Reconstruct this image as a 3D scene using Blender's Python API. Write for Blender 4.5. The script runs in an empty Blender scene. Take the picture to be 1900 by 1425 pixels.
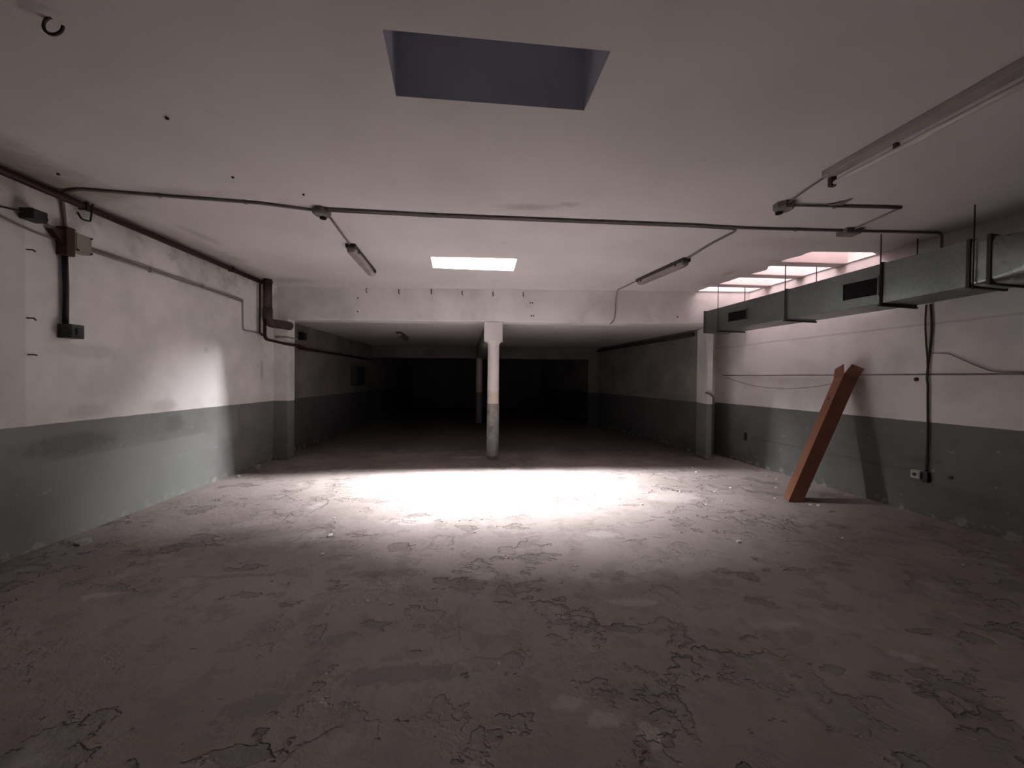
import bpy, bmesh, math, random
from mathutils import Vector, Matrix, noise

random.seed(7)
scn = bpy.context.scene
COL = scn.collection
H = 3.13            # ceiling of the hall
BZ = 2.54           # underside of the front beam
DADO = 1.06         # top of the grey dado paint

# ------------------------------------------------------------------ camera
cam = bpy.data.cameras.new('camera')
cam.sensor_fit = 'HORIZONTAL'; cam.sensor_width = 36.0
cam.lens = 36.0 * 720.0 / 1900.0
cam.clip_start = 0.02; cam.clip_end = 100
camo = bpy.data.objects.new('camera', cam); COL.objects.link(camo)
camo.matrix_world = (Matrix.Translation((0, 0, 1.5)) @ Matrix.Rotation(math.pi/2 - 0.01347, 4, 'X')
                     @ Matrix.Rotation(0.0108, 4, 'Z'))
scn.camera = camo

# ------------------------------------------------------------------ world, exposure, daylight strengths
w = bpy.data.worlds.new('world'); scn.world = w; w.use_nodes = True
w.node_tree.nodes['Background'].inputs[0].default_value = (0.55, 0.6, 0.7, 1)
w.node_tree.nodes['Background'].inputs[1].default_value = 0.02
scn.view_settings.view_transform = 'Standard'
scn.view_settings.look = 'None'
scn.view_settings.gamma = 1.0
scn.view_settings.use_curve_mapping = False
scn.view_settings.exposure = 0.0
scn.cycles.max_bounces = 7
scn.cycles.diffuse_bounces = 6
scn.cycles.glossy_bounces = 2
scn.cycles.adaptive_threshold = 0.2
scn.cycles.caustics_reflective = False
scn.cycles.caustics_refractive = False
SKY_PANE = 3500.0        # glazed slot on top of the bright light shaft
SKY_PINK = 12.0           # glazing above the concrete ribs by the right wall
SKY_COL = (1.0, 0.972, 1.0, 1)
PINK_COL = (1.0, 0.80, 0.83, 1)

# zenith daylight falling steeply through the slot of the bright light shaft
sun = bpy.data.lights.new('zenith_daylight', 'AREA'); sun.shape = 'RECTANGLE'; sun.size = 0.9; sun.size_y = 0.055
sun.energy = 455.0; sun.spread = math.radians(98); sun.color = SKY_COL[:3]
suno = bpy.data.objects.new('zenith_daylight', sun); COL.objects.link(suno)
suno.matrix_world = (Matrix.Translation((-0.50, 5.79, H + 0.39)) @ Matrix.Rotation(math.radians(6), 4, 'Z')
                     @ Matrix.Rotation(math.radians(-9), 4, 'Y') @ Matrix.Rotation(math.radians(8), 4, 'X'))

# ------------------------------------------------------------------ node helpers
class NT:
    def __init__(s, name, rough=0.8, metallic=0.0, spec=0.3, matte=False):
        s.m = bpy.data.materials.new(name); s.m.use_nodes = True
        s.t = s.m.node_tree; s.n = s.t.nodes; s.l = s.t.links
        s.b = s.n['Principled BSDF']
        if matte:                                  # chalky surfaces: plain diffuse
            out = s.n['Material Output']; s.n.remove(s.b)
            s.b = s.n.new('ShaderNodeBsdfDiffuse'); s.l.new(s.b.outputs[0], out.inputs[0])
        else:
            s.b.inputs['Roughness'].default_value = rough
            s.b.inputs['Metallic'].default_value = metallic
            s.b.inputs['Specular IOR Level'].default_value = spec
        s._pos = None; s._cache = {}
    def put(s, sock, v):
        if isinstance(v, bpy.types.NodeSocket): s.l.new(v, sock)
        elif isinstance(v, (tuple, list)) and len(v) == 3 and sock.type == 'RGBA': sock.default_value = (*v, 1)
        else: sock.default_value = v
    def pos(s):
        if s._pos is None: s._pos = s.n.new('ShaderNodeNewGeometry').outputs['Position']
        return s._pos
    def xyz(s):
        k = s.n.new('ShaderNodeSeparateXYZ'); s.l.new(s.pos(), k.inputs[0]); return k.outputs
    def math(s, op, a, b=0.0, c=0.0, clamp=False):
        k = s.n.new('ShaderNodeMath'); k.operation = op; k.use_clamp = clamp
        for i, v in enumerate((a, b, c)): s.put(k.inputs[i], v)
        return k.outputs[0]
    def noise(s, scale, detail=4, rough=0.55, dist=0.0, vec=None, stretch=None):
        key = (scale, detail, rough, dist, stretch)
        if vec is None and key in s._cache: return s._cache[key]
        k = s.n.new('ShaderNodeTexNoise')
        k.inputs['Scale'].default_value = scale; k.inputs['Detail'].default_value = detail
        k.inputs['Roughness'].default_value = rough; k.inputs['Distortion'].default_value = dist
        v = vec or s.pos()
        if stretch:
            mp = s.n.new('ShaderNodeMapping'); s.l.new(v, mp.inputs[0]); mp.inputs['Scale'].default_value = stretch; v = mp.outputs[0]
        s.l.new(v, k.inputs['Vector'])
        if vec is None: s._cache[key] = k.outputs['Fac']
        return k.outputs['Fac']
    def rng(s, v, a, b, c=0.0, d=1.0, smooth=True):
        k = s.n.new('ShaderNodeMapRange')
        if smooth: k.interpolation_type = 'SMOOTHSTEP'
        for i, x in enumerate((v, a, b, c, d)): s.put(k.inputs[i], x)
        return k.outputs[0]
    def mix(s, f, a, b, mode='MIX'):
        k = s.n.new('ShaderNodeMix'); k.data_type = 'RGBA'; k.blend_type = mode
        s.put(k.inputs[0], f); s.put(k.inputs[6], a); s.put(k.inputs[7], b)
        return k.outputs[2]
    def ell(s, c, r, rot=0.0, soft=0.35, wob=0.5, wscale=0):
        """a blot with a wobbly rim: 1 inside, 0 outside"""
        mp = s.n.new('ShaderNodeMapping'); mp.vector_type = 'TEXTURE'
        s.l.new(s.pos(), mp.inputs[0])
        mp.inputs['Location'].default_value = c; mp.inputs['Rotation'].default_value = (0, 0, rot); mp.inputs['Scale'].default_value = r
        k = s.n.new('ShaderNodeVectorMath'); k.operation = 'LENGTH'; s.l.new(mp.outputs[0], k.inputs[0])
        d = k.outputs['Value']
        if wob:
            d = s.math('ADD', d, s.math('MULTIPLY', s.math('SUBTRACT', s.noise(5.0 if min(r) > 0.15 else 17.0, 3, 0.6), 0.5), wob*2))
        return s.rng(d, 1.0, 1.0 - soft, 0.0, 1.0)
    def bump(s, h, strength=0.3, dist=0.01):
        k = s.n.new('ShaderNodeBump'); k.inputs['Strength'].default_value = strength; k.inputs['Distance'].default_value = dist
        s.l.new(h, k.inputs['Height']); s.l.new(k.outputs[0], s.b.inputs['Normal'])
    def col(s, c): s.put(s.b.inputs[0], c)          # Base Color / Color
    def rough(s, r): s.put(s.b.inputs['Roughness'], r)

def plain(name, c, rough=0.6, metallic=0.0, var=0.25, scale=12.0, spec=0.3):
    t = NT(name, rough, metallic, spec)
    f = t.noise(scale, 4)
    t.col(t.mix(f, tuple(x*(1-var) for x in c), tuple(min(1, x*(1+var)) for x in c)))
    t.bump(t.noise(scale*6, 3), 0.08, 0.004)
    return t.m

def emit(name, c, k):
    m = bpy.data.materials.new(name); m.use_nodes = True; n = m.node_tree.nodes
    n.remove(n['Principled BSDF'])
    e = n.new('ShaderNodeEmission'); e.inputs[0].default_value = c; e.inputs[1].default_value = k
    m.node_tree.links.new(e.outputs[0], n['Material Output'].inputs[0])
    return m

def paint_mat(name, white, grey, side=None, dirt=0.2):
    """whitewashed wall with a grey painted dado"""
    t = NT(name, matte=True)
    x, y, z = t.xyz()
    fine = t.noise(9, 3, 0.6); big = t.noise(1.3, 3, 0.6); mid = t.noise(3.2, 4, 0.65)
    wcol = t.mix(t.rng(big, 0.35, 0.7), white, tuple(v*(1-dirt) for v in white))
    wcol = t.mix(t.rng(mid, 0.60, 0.78, 0, 0.25), wcol, (0.36, 0.335, 0.30))
    gcol = t.mix(t.rng(big, 0.35, 0.7), grey, tuple(v*0.82 for v in grey))
    gcol = t.mix(t.rng(mid, 0.56, 0.75, 0, 0.5), gcol, tuple(v*0.62 for v in grey))
    gcol = t.mix(t.rng(fine, 0.66, 0.74, 0, 0.5), gcol, (0.42, 0.42, 0.41))
    # flaking and bare render just above the floor
    low = t.math('MULTIPLY', t.rng(z, 0.14, 0.0), t.rng(fine, 0.52, 0.62, 0, 0.6))
    gcol = t.mix(low, gcol, (0.44, 0.42, 0.39))
    if side == 'L':
        fresh = t.math('MULTIPLY', t.rng(z, 0.74, 0.71), t.math('MULTIPLY', t.rng(y, 3.15, 3.6), t.rng(y, 5.6, 5.0)))
        gcol = t.mix(t.math('MULTIPLY', fresh, 0.55), gcol, (0.30, 0.325, 0.305))
        blot = t.ell((-4.06, 3.6, 0.86), (9, 0.55, 0.13), 0, 0.6, 0.35, 4)
        gcol = t.mix(t.math('MULTIPLY', blot, 0.55), gcol, (0.085, 0.095, 0.09))
        blot = t.ell((-4.06, 4.75, 0.9), (9, 0.22, 0.14), 0, 0.6, 0.3, 4)
        gcol = t.mix(t.math('MULTIPLY', blot, 0.45), gcol, (0.10, 0.10, 0.10))
        damp = t.ell((-4.2, 5.8, 0.75), (9, 0.28, 0.34), 0, 0.7, 0.5, 5)
        gcol = t.mix(t.math('MULTIPLY', damp, 0.35), gcol, (0.36, 0.35, 0.35))
        old = t.math('MULTIPLY', t.rng(y, 3.24, 3.21), t.rng(z, 0.9, 1.0))
        wcol = t.mix(t.math('MULTIPLY', old, 0.25), wcol, (0.42, 0.40, 0.35))
        for c, r, k, cc in (((-4.05, 4.6, 1.13), (9, 0.28, 0.12), 0.45, (0.45, 0.42, 0.36)),
                            ((-4.05, 3.75, 1.15), (9, 0.24, 0.10), 0.35, (0.36, 0.36, 0.34)),
                            ((-4.05, 3.75, 1.72), (9, 0.5, 0.10), 0.30, (0.34, 0.33, 0.31)),
                            ((-4.2, 6.62, 1.6), (9, 0.05, 0.24), 0.5, (0.36, 0.34, 0.35)),
                            ((-4.05, 5.3, 1.85), (9, 0.07, 0.06), 0.4, (0.42, 0.41, 0.38))):
            wcol = t.mix(t.math('MULTIPLY', t.ell(c, r, 0, 0.7, 0.4, 5), k), wcol, cc)
        streak = t.math('MULTIPLY', t.rng(z, 2.55, 2.95), t.rng(mid, 0.45, 0.65))
        wcol = t.mix(t.math('MULTIPLY', streak, 0.45), wcol, (0.26, 0.245, 0.20))
    if side == 'R':
        wob = t.math('MULTIPLY', t.math('SUBTRACT', big, 0.5), 0.03)
        for zz, wd, k in ((2.17, 0.02, 0.3),):
            d = t.math('ABSOLUTE', t.math('SUBTRACT', t.math('ADD', z, wob), zz))
            wcol = t.mix(t.rng(d, wd, 0.0, 0, k), wcol, (0.24, 0.22, 0.21))
        d = t.math('ABSOLUTE', t.math('SUBTRACT', t.math('ADD', z, wob), 0.48))
        chase = t.math('MULTIPLY', t.rng(d, 0.03, 0.008), t.math('MULTIPLY', t.rng(y, 4.3, 4.8), t.rng(y, 7.1, 6.9)))
        gcol = t.mix(t.math('MULTIPLY', chase, 0.5), gcol, (0.13, 0.125, 0.12))
        for c, r, k in (((4.7, 4.45, 0.62), (9, 0.3, 0.06), 0.4), ((4.75, 3.9, 0.3), (9, 0.5, 0.12), 0.35)):
            gcol = t.mix(t.math('MULTIPLY', t.ell(c, r, 0, 0.7, 0.5, 5), k), gcol, (0.10, 0.10, 0.10))
    edge = t.math('ADD', DADO, t.math('MULTIPLY', t.math('SUBTRACT', fine, 0.5), 0.012))
    f = t.rng(t.math('SUBTRACT', z, edge), -0.004, 0.004)
    t.col(t.mix(f, gcol, wcol))
    t.bump(fine, 0.3, 0.008)
    return t.m

WHITE = (0.85, 0.835, 0.82)
GREY = (0.24, 0.245, 0.24)
M = {}
M['wall_left'] = paint_mat('paint_left_wall', WHITE, GREY, 'L')
M['wall_right'] = paint_mat('paint_right_wall', WHITE, (0.18, 0.19, 0.18), 'R')
M['paint'] = paint_mat('paint_pier', WHITE, GREY)
M['bay_wall'] = paint_mat('shaded_bay_paint', (0.29, 0.28, 0.265), (0.12, 0.122, 0.12), None, 0.3)  # hall paint darkened in colour to stand in for the shade of the bay
M['column'] = None

def ceiling_mat():
    t = NT('ceiling_whitewash', matte=True)
    big = t.noise(0.9, 3, 0.6); mid = t.noise(3, 4, 0.6)
    c = t.mix(t.rng(big, 0.35, 0.7), (0.70, 0.675, 0.672), (0.64, 0.615, 0.612))
    c = t.mix(t.rng(mid, 0.62, 0.8, 0, 0.2), c, (0.4, 0.38, 0.35))
    for ce, r, k, cc in (((0.15, 3.70, H), (0.42, 0.10, 9), 0.45, (0.33, 0.31, 0.29)),
                         ((0.5, 3.64, H), (0.16, 0.07, 9), 0.4, (0.28, 0.26, 0.25)),
                         ((-3.9, 2.5, H), (0.55, 1.6, 9), 0.7, (0.27, 0.235, 0.18)),
                         ((-3.9, 3.4, H), (0.5, 0.5, 9), 0.45, (0.30, 0.27, 0.21)),
                         ((-3.4, 3.5, H), (1.2, 0.16, 9), 0.4, (0.32, 0.29, 0.24)),
                         ((-4.1, 5.2, H), (0.42, 1.9, 9), 0.55, (0.32, 0.29, 0.27)),
                         ((-3.65, 4.55, H), (0.10, 0.45, 9), 0.35, (0.30, 0.28, 0.26)),
                         ((-3.75, 6.6, H), (0.5, 0.3, 9), 0.4, (0.30, 0.27, 0.23)),
                         ((3.25, 5.9, H), (0.10, 0.22, 9), 0.6, (0.42, 0.39, 0.30)),
                         ((3.3, 6.3, H), (0.4, 0.9, 9), 0.30, (0.42, 0.39, 0.31)),
                         ((3.2, 4.6, H), (0.7, 0.35, 9), 0.25, (0.40, 0.36, 0.31))):
        c = t.mix(t.math('MULTIPLY', t.ell(ce, r, 0, 0.8, 0.4, 4), k), c, cc)
    t.col(c)
    t.bump(mid, 0.25, 0.008)
    return t.m
M['ceiling'] = ceiling_mat()

def floor_mat():
    t = NT('worn_concrete', matte=True)
    x, y, z = t.xyz()
    big = t.noise(0.55, 3, 0.6); mid = t.noise(1.9, 5, 0.65); fine = t.noise(11, 4, 0.65)
    c = t.mix(t.rng(big, 0.3, 0.7), (0.295, 0.260, 0.247), (0.212, 0.185, 0.173))
    # delaminated top coat: flakes with a crisp rim, denser where the cars turned
    zone = t.rng(big, 0.38, 0.6)
    lay = t.noise(2.3, 5, 0.62)
    layer1 = t.rng(lay, 0.54, 0.565)
    layer2 = t.rng(t.noise(1.5, 5, 0.62, stretch=(1.0, 1.6, 1)), 0.60, 0.615)
    c = t.mix(t.math('MULTIPLY', t.math('MULTIPLY', layer1, zone), 0.4), c, (0.145, 0.125, 0.117))
    c = t.mix(t.math('MULTIPLY', layer2, 0.45), c, (0.13, 0.113, 0.106))
    c = t.mix(t.rng(mid, 0.60, 0.80, 0, 0.4), c, (0.40, 0.365, 0.345))
    c = t.mix(t.rng(fine, 0.60, 0.80, 0, 0.3), c, (0.18, 0.16, 0.15))
    pits = t.math('MULTIPLY', t.rng(t.noise(4.2, 4, 0.68), 0.68, 0.73), t.rng(y, 5.2, 3.8))
    c = t.mix(t.math('MULTIPLY', pits, 0.7), c, (0.09, 0.08, 0.075))
    scab = t.math('MULTIPLY', t.rng(t.noise(4.2, 4, 0.68), 0.52, 0.60), t.math('MULTIPLY', t.rng(y, 5.2, 3.9), t.rng(y, 1.2, 2.2)))
    c = t.mix(t.math('MULTIPLY', scab, 0.35), c, (0.15, 0.13, 0.122))
    pale = t.rng(lay, 0.56, 0.70, 0, 0.45)
    c = t.mix(pale, c, (0.36, 0.335, 0.32))
    # pale worn blots of cement
    blots = [((-2.78, 2.62, 0), (0.14, 0.05), .3, .5), ((2.2, 2.10, 0), (0.10, 0.055), -.5, .5), ((1.65, 2.38, 0), (0.16, 0.05), .1, .35),
             ((0.42, 1.70, 0), (0.10, 0.05), .2, .45), ((0.60, 1.62, 0), (0.07, 0.06), 0, .6), ((0.27, 1.78, 0), (0.09, 0.06), 0, .35),
             ((0.85, 2.60, 0), (0.2, 0.07), 0, .45), ((-1.05, 4.05, 0), (0.30, 0.16), .2, .5), ((0.9, 3.75, 0), (0.2, 0.12), 0, .4),
             ((-0.85, 5.15, 0), (0.42, 0.3), 0, .45), ((0.1, 4.45, 0), (0.25, 0.08), 0, .5), ((-2.1, 3.55, 0), (0.5, 0.16), .3, .3),
             ((2.1, 5.0, 0), (0.45, 0.3), 0, .4), ((-0.8, 7.35, 0), (0.35, 0.12), 0, .6), ((-2.6, 3.95, 0), (0.4, 0.10), .4, .3)]
    for ce, r, rot, k in blots:
        c = t.mix(t.math('MULTIPLY', t.ell(ce, (*r, 9), rot, 0.5, 1.1, 9), k*.8), c, (0.47, 0.44, 0.42))
    for ce, r, rot in (((-0.55, 1.95, 0), (0.40, 0.07), .1), ((-1.15, 1.75, 0), (0.16, 0.09), .5), ((-1.0, 2.2, 0), (0.13, 0.06), .5),
                       ((-2.05, 2.9, 0), (0.35, 0.03), .1), ((-0.95, 2.95, 0), (0.35, 0.06), .1), ((0.75, 2.95, 0), (0.18, 0.06), 0),
                       ((0.6, 1.85, 0), (0.25, 0.05), 0)):
        c = t.mix(t.math('MULTIPLY', t.ell(ce, (*r, 9), rot, 0.25, 1.3, 9), 0.38), c, (0.13, 0.115, 0.108))
    bay_shade = t.math('MULTIPLY', t.rng(t.math('ADD', y, t.math('MULTIPLY', t.math('SUBTRACT', mid, 0.5), 2.5)), 6.9, 8.6), 0.8)   # floor colour darkened past the beam, standing in for the far bay's shade
    c = t.mix(bay_shade, c, (0.11, 0.093, 0.085))
    t.col(c)
    h = t.math('MULTIPLY', fine, 0.6)
    h = t.math('SUBTRACT', h, t.math('MULTIPLY', t.math('MULTIPLY', layer1, zone), 0.55))
    h = t.math('SUBTRACT', h, t.math('MULTIPLY', layer2, 0.7))
    t.bump(h, 0.9, 0.022)
    return t.m
M['floor'] = floor_mat()

def column_mat():
    t = NT('column_paint', 0.7, spec=0.3)
    x, y, z = t.xyz()
    wc = t.mix(t.rng(z, 1.30, 1.22), (0.70, 0.67, 0.65), (0.62, 0.56, 0.49))
    gc = t.mix(t.rng(t.noise(4, 4), 0.4, 0.65), (0.27, 0.265, 0.26), (0.20, 0.195, 0.19))
    gc = t.mix(t.rng(z, 0.86, 0.93, 0, 0.6), gc, (0.26, 0.24, 0.205))
    gc = t.mix(t.rng(t.noise(11, 4), 0.60, 0.66, 0, 0.7), gc, (0.10, 0.09, 0.08))
    e = t.math('ADD', 1.035, t.math('MULTIPLY', t.math('SUBTRACT', t.noise(14, 3), .5), 0.02))
    t.col(t.mix(t.rng(t.math('SUBTRACT', z, e), -0.004, 0.004), gc, wc))
    t.bump(t.noise(14, 5), 0.3, 0.01)
    return t.m
M['column'] = column_mat()

def duct_mat():
    t = NT('galvanised_sheet', 0.42, 0.85, 0.5)
    v = t.n.new('ShaderNodeTexVoronoi'); v.inputs['Scale'].default_value = 28; t.l.new(t.pos(), v.inputs['Vector'])
    c = t.mix(t.rng(v.outputs['Distance'], 0, 0.6), (0.165, 0.188, 0.18), (0.20, 0.225, 0.217))
    c = t.mix(t.rng(t.noise(1.6, 5, 0.6), 0.45, 0.7, 0, 0.6), c, (0.14, 0.15, 0.147))
    t.col(c); t.rough(t.rng(t.noise(2.2, 5), 0.3, 0.7, 0.34, 0.55)); t.bump(t.noise(2.5, 2), 0.25, 0.02)
    return t.m
M['duct'] = duct_mat()

def bright_duct_mat():
    t = NT('highlight_galvanised_sheet', 0.3, 0.9, 0.5)  # paler, glossier copy of the duct sheet, imitating a highlight from the lit floor
    t.col(t.mix(t.rng(t.noise(1.6, 4, 0.6), 0.4, 0.7), (0.40, 0.45, 0.44), (0.30, 0.34, 0.33)))
    t.rough(t.rng(t.noise(2.2, 4), 0.3, 0.7, 0.24, 0.40)); t.bump(t.noise(2.5, 2), 0.3, 0.02)
    return t.m
M['bright_duct'] = bright_duct_mat()

def card_mat():
    t = NT('corrugated_cardboard', 0.85, spec=0.15)
    wv = t.n.new('ShaderNodeTexWave'); wv.inputs['Scale'].default_value = 60; wv.inputs['Distortion'].default_value = 1.0
    t.l.new(t.pos(), wv.inputs['Vector'])
    c = t.mix(t.noise(5, 4), (0.20, 0.092, 0.055), (0.27, 0.13, 0.082))
    t.col(t.mix(t.math('MULTIPLY', wv.outputs['Fac'], 0.12), c, (0.15, 0.065, 0.04)))
    t.bump(t.noise(8, 3), 0.15, 0.01)
    return t.m
M['card'] = card_mat()

M['steel'] = plain('grey_steel_conduit', (0.20, 0.18, 0.175), 0.6, 0.0)
M['pale_conduit'] = plain('dull_grey_conduit', (0.34, 0.315, 0.30), 0.6, 0.0)
M['dark_metal'] = plain('dark_rusty_metal', (0.055, 0.042, 0.038), 0.7, 0.2)
M['oxide'] = plain('dark_red_oxide_paint', (0.036, 0.010, 0.011), 0.5, 0.0)
M['brown_pipe'] = plain('brown_drain_pipe', (0.065, 0.046, 0.046), 0.55, 0.0)
M['rust'] = plain('rust_brown', (0.05, 0.024, 0.018), 0.8, 0.0)
M['black'] = plain('black_plastic', (0.014, 0.014, 0.016), 0.45, 0.0)
M['beige'] = plain('yellowed_plastic', (0.30, 0.275, 0.235), 0.6, 0.0)
M['box_grey'] = plain('grey_plastic', (0.19, 0.175, 0.16), 0.6, 0.0)
M['batten'] = plain('white_enamel_dusty', (0.38, 0.35, 0.34), 0.6, 0.0)
M['tube'] = plain('fluorescent_tube_glass', (0.60, 0.57, 0.55), 0.25, 0.0, 0.1)
M['tray'] = plain('dark_grey_housing', (0.05, 0.045, 0.043), 0.6, 0.0)
M['diffuser'] = plain('smoked_diffuser', (0.30, 0.27, 0.26), 0.22, 0.0, 0.3, 6, 0.5)
M['shaft_dark'] = plain('bluish_bare_render', (0.56, 0.57, 0.63), 0.9, 0.0, 0.12, 3)
M['shaft_white'] = plain('white_shaft_paint', (0.72, 0.70, 0.68), 0.8, 0.0, 0.05, 3)
M['rib'] = plain('whitewashed_concrete_rib', (0.60, 0.54, 0.53), 0.85, 0.0, 0.12, 4)
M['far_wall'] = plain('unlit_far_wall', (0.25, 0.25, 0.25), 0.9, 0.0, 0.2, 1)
M['chip'] = plain('white_plaster', (0.68, 0.65, 0.62), 0.8, 0.0, 0.15, 20)
M['rubble'] = plain('grey_plaster_rubble', (0.30, 0.28, 0.265), 0.9, 0.0, 0.25, 20)
M['socket'] = plain('off_white_socket', (0.52, 0.50, 0.48), 0.5, 0.0, 0.08)
M['void'] = plain('black_void', (0.006, 0.006, 0.006), 0.9, 0.0)
M['pane'] = emit('daylight_pane', SKY_COL, SKY_PANE)
M['pink'] = emit('pink_daylight_pane', PINK_COL, SKY_PINK)

# ------------------------------------------------------------------ mesh helpers
def obj(name, verts, faces, mat, parent=None, smooth=False):
    me = bpy.data.meshes.new(name); me.from_pydata([tuple(v) for v in verts], [], faces); me.update()
    bm = bmesh.new(); bm.from_mesh(me); bmesh.ops.recalc_face_normals(bm, faces=bm.faces); bm.to_mesh(me); bm.free()
    if smooth:
        for p in me.polygons: p.use_smooth = True
    me.materials.append(M[mat] if isinstance(mat, str) else mat)
    o = bpy.data.objects.new(name, me); COL.objects.link(o)
    if parent is not None:
        o.parent = parent; o.matrix_parent_inverse = parent.matrix_world.inverted()
    return o

def tag(o, label, cat, group=None):
    o['label'] = label; o['category'] = cat
    if group: o['group'] = group
    return o

def struct(o, label=None):
    o['kind'] = 'structure'
    if label: o['label'] = label
    return o

def thing(name, label, cat, loc, group=None):
    o = bpy.data.objects.new(name, None); COL.objects.link(o); o.location = loc; o.empty_display_size = 0.05
    o.matrix_world = Matrix.Translation(loc)
    return tag(o, label, cat, group)

class MB:
    def __init__(s): s.v = []; s.f = []
    def add(s, v, f):
        k = len(s.v); s.v += [Vector(p) for p in v]; s.f += [tuple(i + k for i in q) for q in f]; return s
    def box(s, x0, x1, y0, y1, z0, z1, mat=None):
        v = [Vector((x, y, z)) for z in (z0, z1) for y in (y0, y1) for x in (x0, x1)]
        if mat: v = [mat @ p for p in v]
        return s.add(v, [(0, 1, 3, 2), (4, 6, 7, 5), (0, 4, 5, 1), (2, 3, 7, 6), (0, 2, 6, 4), (1, 5, 7, 3)])
    def tube(s, pts, r, n=8, fillet=0.0, cap=True):
        pts = path(pts, fillet)
        N = len(pts); prev = None; rings = []
        for i, p in enumerate(pts):
            t = (pts[min(i+1, N-1)] - pts[max(i-1, 0)]).normalized()
            if prev is None:
                a = Vector((0, 0, 1)) if abs(t.z) < 0.9 else Vector((1, 0, 0))
                u = t.cross(a).normalized()
            else:
                u = (prev - t*prev.dot(t)).normalized()
            prev = u; v = t.cross(u); rr = r(i/(N-1)) if callable(r) else r
            rings.append([p + rr*(math.cos(a)*u + math.sin(a)*v) for a in (2*math.pi*k/n for k in range(n))])
        vs = [q for ring in rings for q in ring]
        fs = [(i*n+k, i*n+(k+1) % n, (i+1)*n+(k+1) % n, (i+1)*n+k) for i in range(N-1) for k in range(n)]
        if cap: fs += [tuple(range(n)), tuple((N-1)*n + k for k in range(n))]
        return s.add(vs, fs)
    def build(s, name, mat, parent=None, smooth=False): return obj(name, s.v, s.f, mat, parent, smooth)

def path(pts, fillet):
    pts = [Vector(p) for p in pts]
    if fillet <= 0 or len(pts) < 3: return pts
    out = [pts[0]]
    for a, b, c in zip(pts, pts[1:], pts[2:]):
        d1, d2 = (a-b), (c-b); f = min(fillet, d1.length*.45, d2.length*.45)
        p, q = b + d1.normalized()*f, b + d2.normalized()*f
        for k in range(6):
            t = k/5; out.append(p*(1-t)**2 + b*2*t*(1-t) + q*t*t)
    out.append(pts[-1]); return out

def frame(o, xdir, up=(0, 0, 1)):
    """matrix with local x along xdir, local z near up, origin o"""
    x = Vector(xdir).normalized(); z = Vector(up); z = (z - x*z.dot(x)).normalized(); y = z.cross(x)
    m = Matrix((x, y, z)).transposed().to_4x4(); m.translation = Vector(o); return m

def bevel(o, wd, seg=2):
    m = o.modifiers.new('bevel', 'BEVEL'); m.width = wd; m.segments = seg; m.limit_method = 'ANGLE'; return o

XL = lambda y: -4.03 - 0.066*(y - 3.05)           # left wall line
XR = lambda y: 4.82 - 0.145*(y - 3.62)            # right wall line
XD = lambda y: 3.84 - 0.188*(y - 8.0)             # right wall of the far bay

# ------------------------------------------------------------------ the setting
def floor_z(x, y):
    a = noise.noise(Vector((x*0.7, y*0.7, 3.1)))*0.006 + noise.noise(Vector((x*2.3, y*2.3, 7.7)))*0.0035
    return a - 0.004
nx, ny = 150, 210
fv, ff = [], []
for j in range(ny+1):
    y = -3.0 + 12.0*j/ny
    for i in range(nx+1):
        x = -5.0 + 11.0*i/nx
        fv.append((x, y, floor_z(x, y)))
ff = [(j*(nx+1)+i, j*(nx+1)+i+1, (j+1)*(nx+1)+i+1, (j+1)*(nx+1)+i) for j in range(ny) for i in range(nx)]
k = len(fv); fv += [(-5.6, 9, -0.004), (6, 9, -0.004), (6, 20.2, -0.004), (-5.6, 20.2, -0.004)]; ff.append((k, k+1, k+2, k+3))
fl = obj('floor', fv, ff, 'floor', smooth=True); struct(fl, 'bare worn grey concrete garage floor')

def ceil_plane(name, outer, holes, z, mat):
    bm = bmesh.new()
    for loop in [outer] + holes:
        vs = [bm.verts.new((p[0], p[1], z)) for p in loop]
        for a, b in zip(vs, vs[1:] + vs[:1]): bm.edges.new((a, b))
    bmesh.ops.triangle_fill(bm, use_beauty=True, use_dissolve=False, edges=bm.edges[:])
    me = bpy.data.meshes.new(name); bm.to_mesh(me); bm.free(); me.materials.append(M[mat])
    o = bpy.data.objects.new(name, me); COL.objects.link(o); return o

# openings in the ceiling
near_q = [(-0.624, 1.841), (0.471, 1.947), (0.420, 2.373), (-0.689, 2.269)]
far_q = [(-1.117, 5.259), (0.055, 5.300), (-0.002, 5.885), (-1.184, 5.77)]
rl = lambda y: 3.70 - 0.145*(y - 4.88)            # left rim of the ribbed roof light
rim = []                                          # broken plaster rim
ys = [4.88 + 2.2*i/44 for i in range(45)]
for y in ys:
    e = noise.noise(Vector((y*2.3, 0.3, 0)))*0.07 + noise.noise(Vector((y*9, 1.3, 0)))*0.03
    if 5.55 < y < 5.95: e += 0.10*math.sin((y-5.55)/0.4*math.pi)
    rim.append((rl(y) + e, y))
rib_hole = [(4.50, 4.88)] + rim + [(XR(7.08)-0.02, 7.08), (XR(4.95)-0.02, 4.95)]
ce = ceil_plane('ceiling', [(XL(-3), -3), (XR(-3), -3), (XR(7.12), 7.12), (XL(7.12), 7.12)], [near_q, far_q, rib_hole], H, 'ceiling')
struct(ce, 'whitewashed garage ceiling with stained patches')

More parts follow.
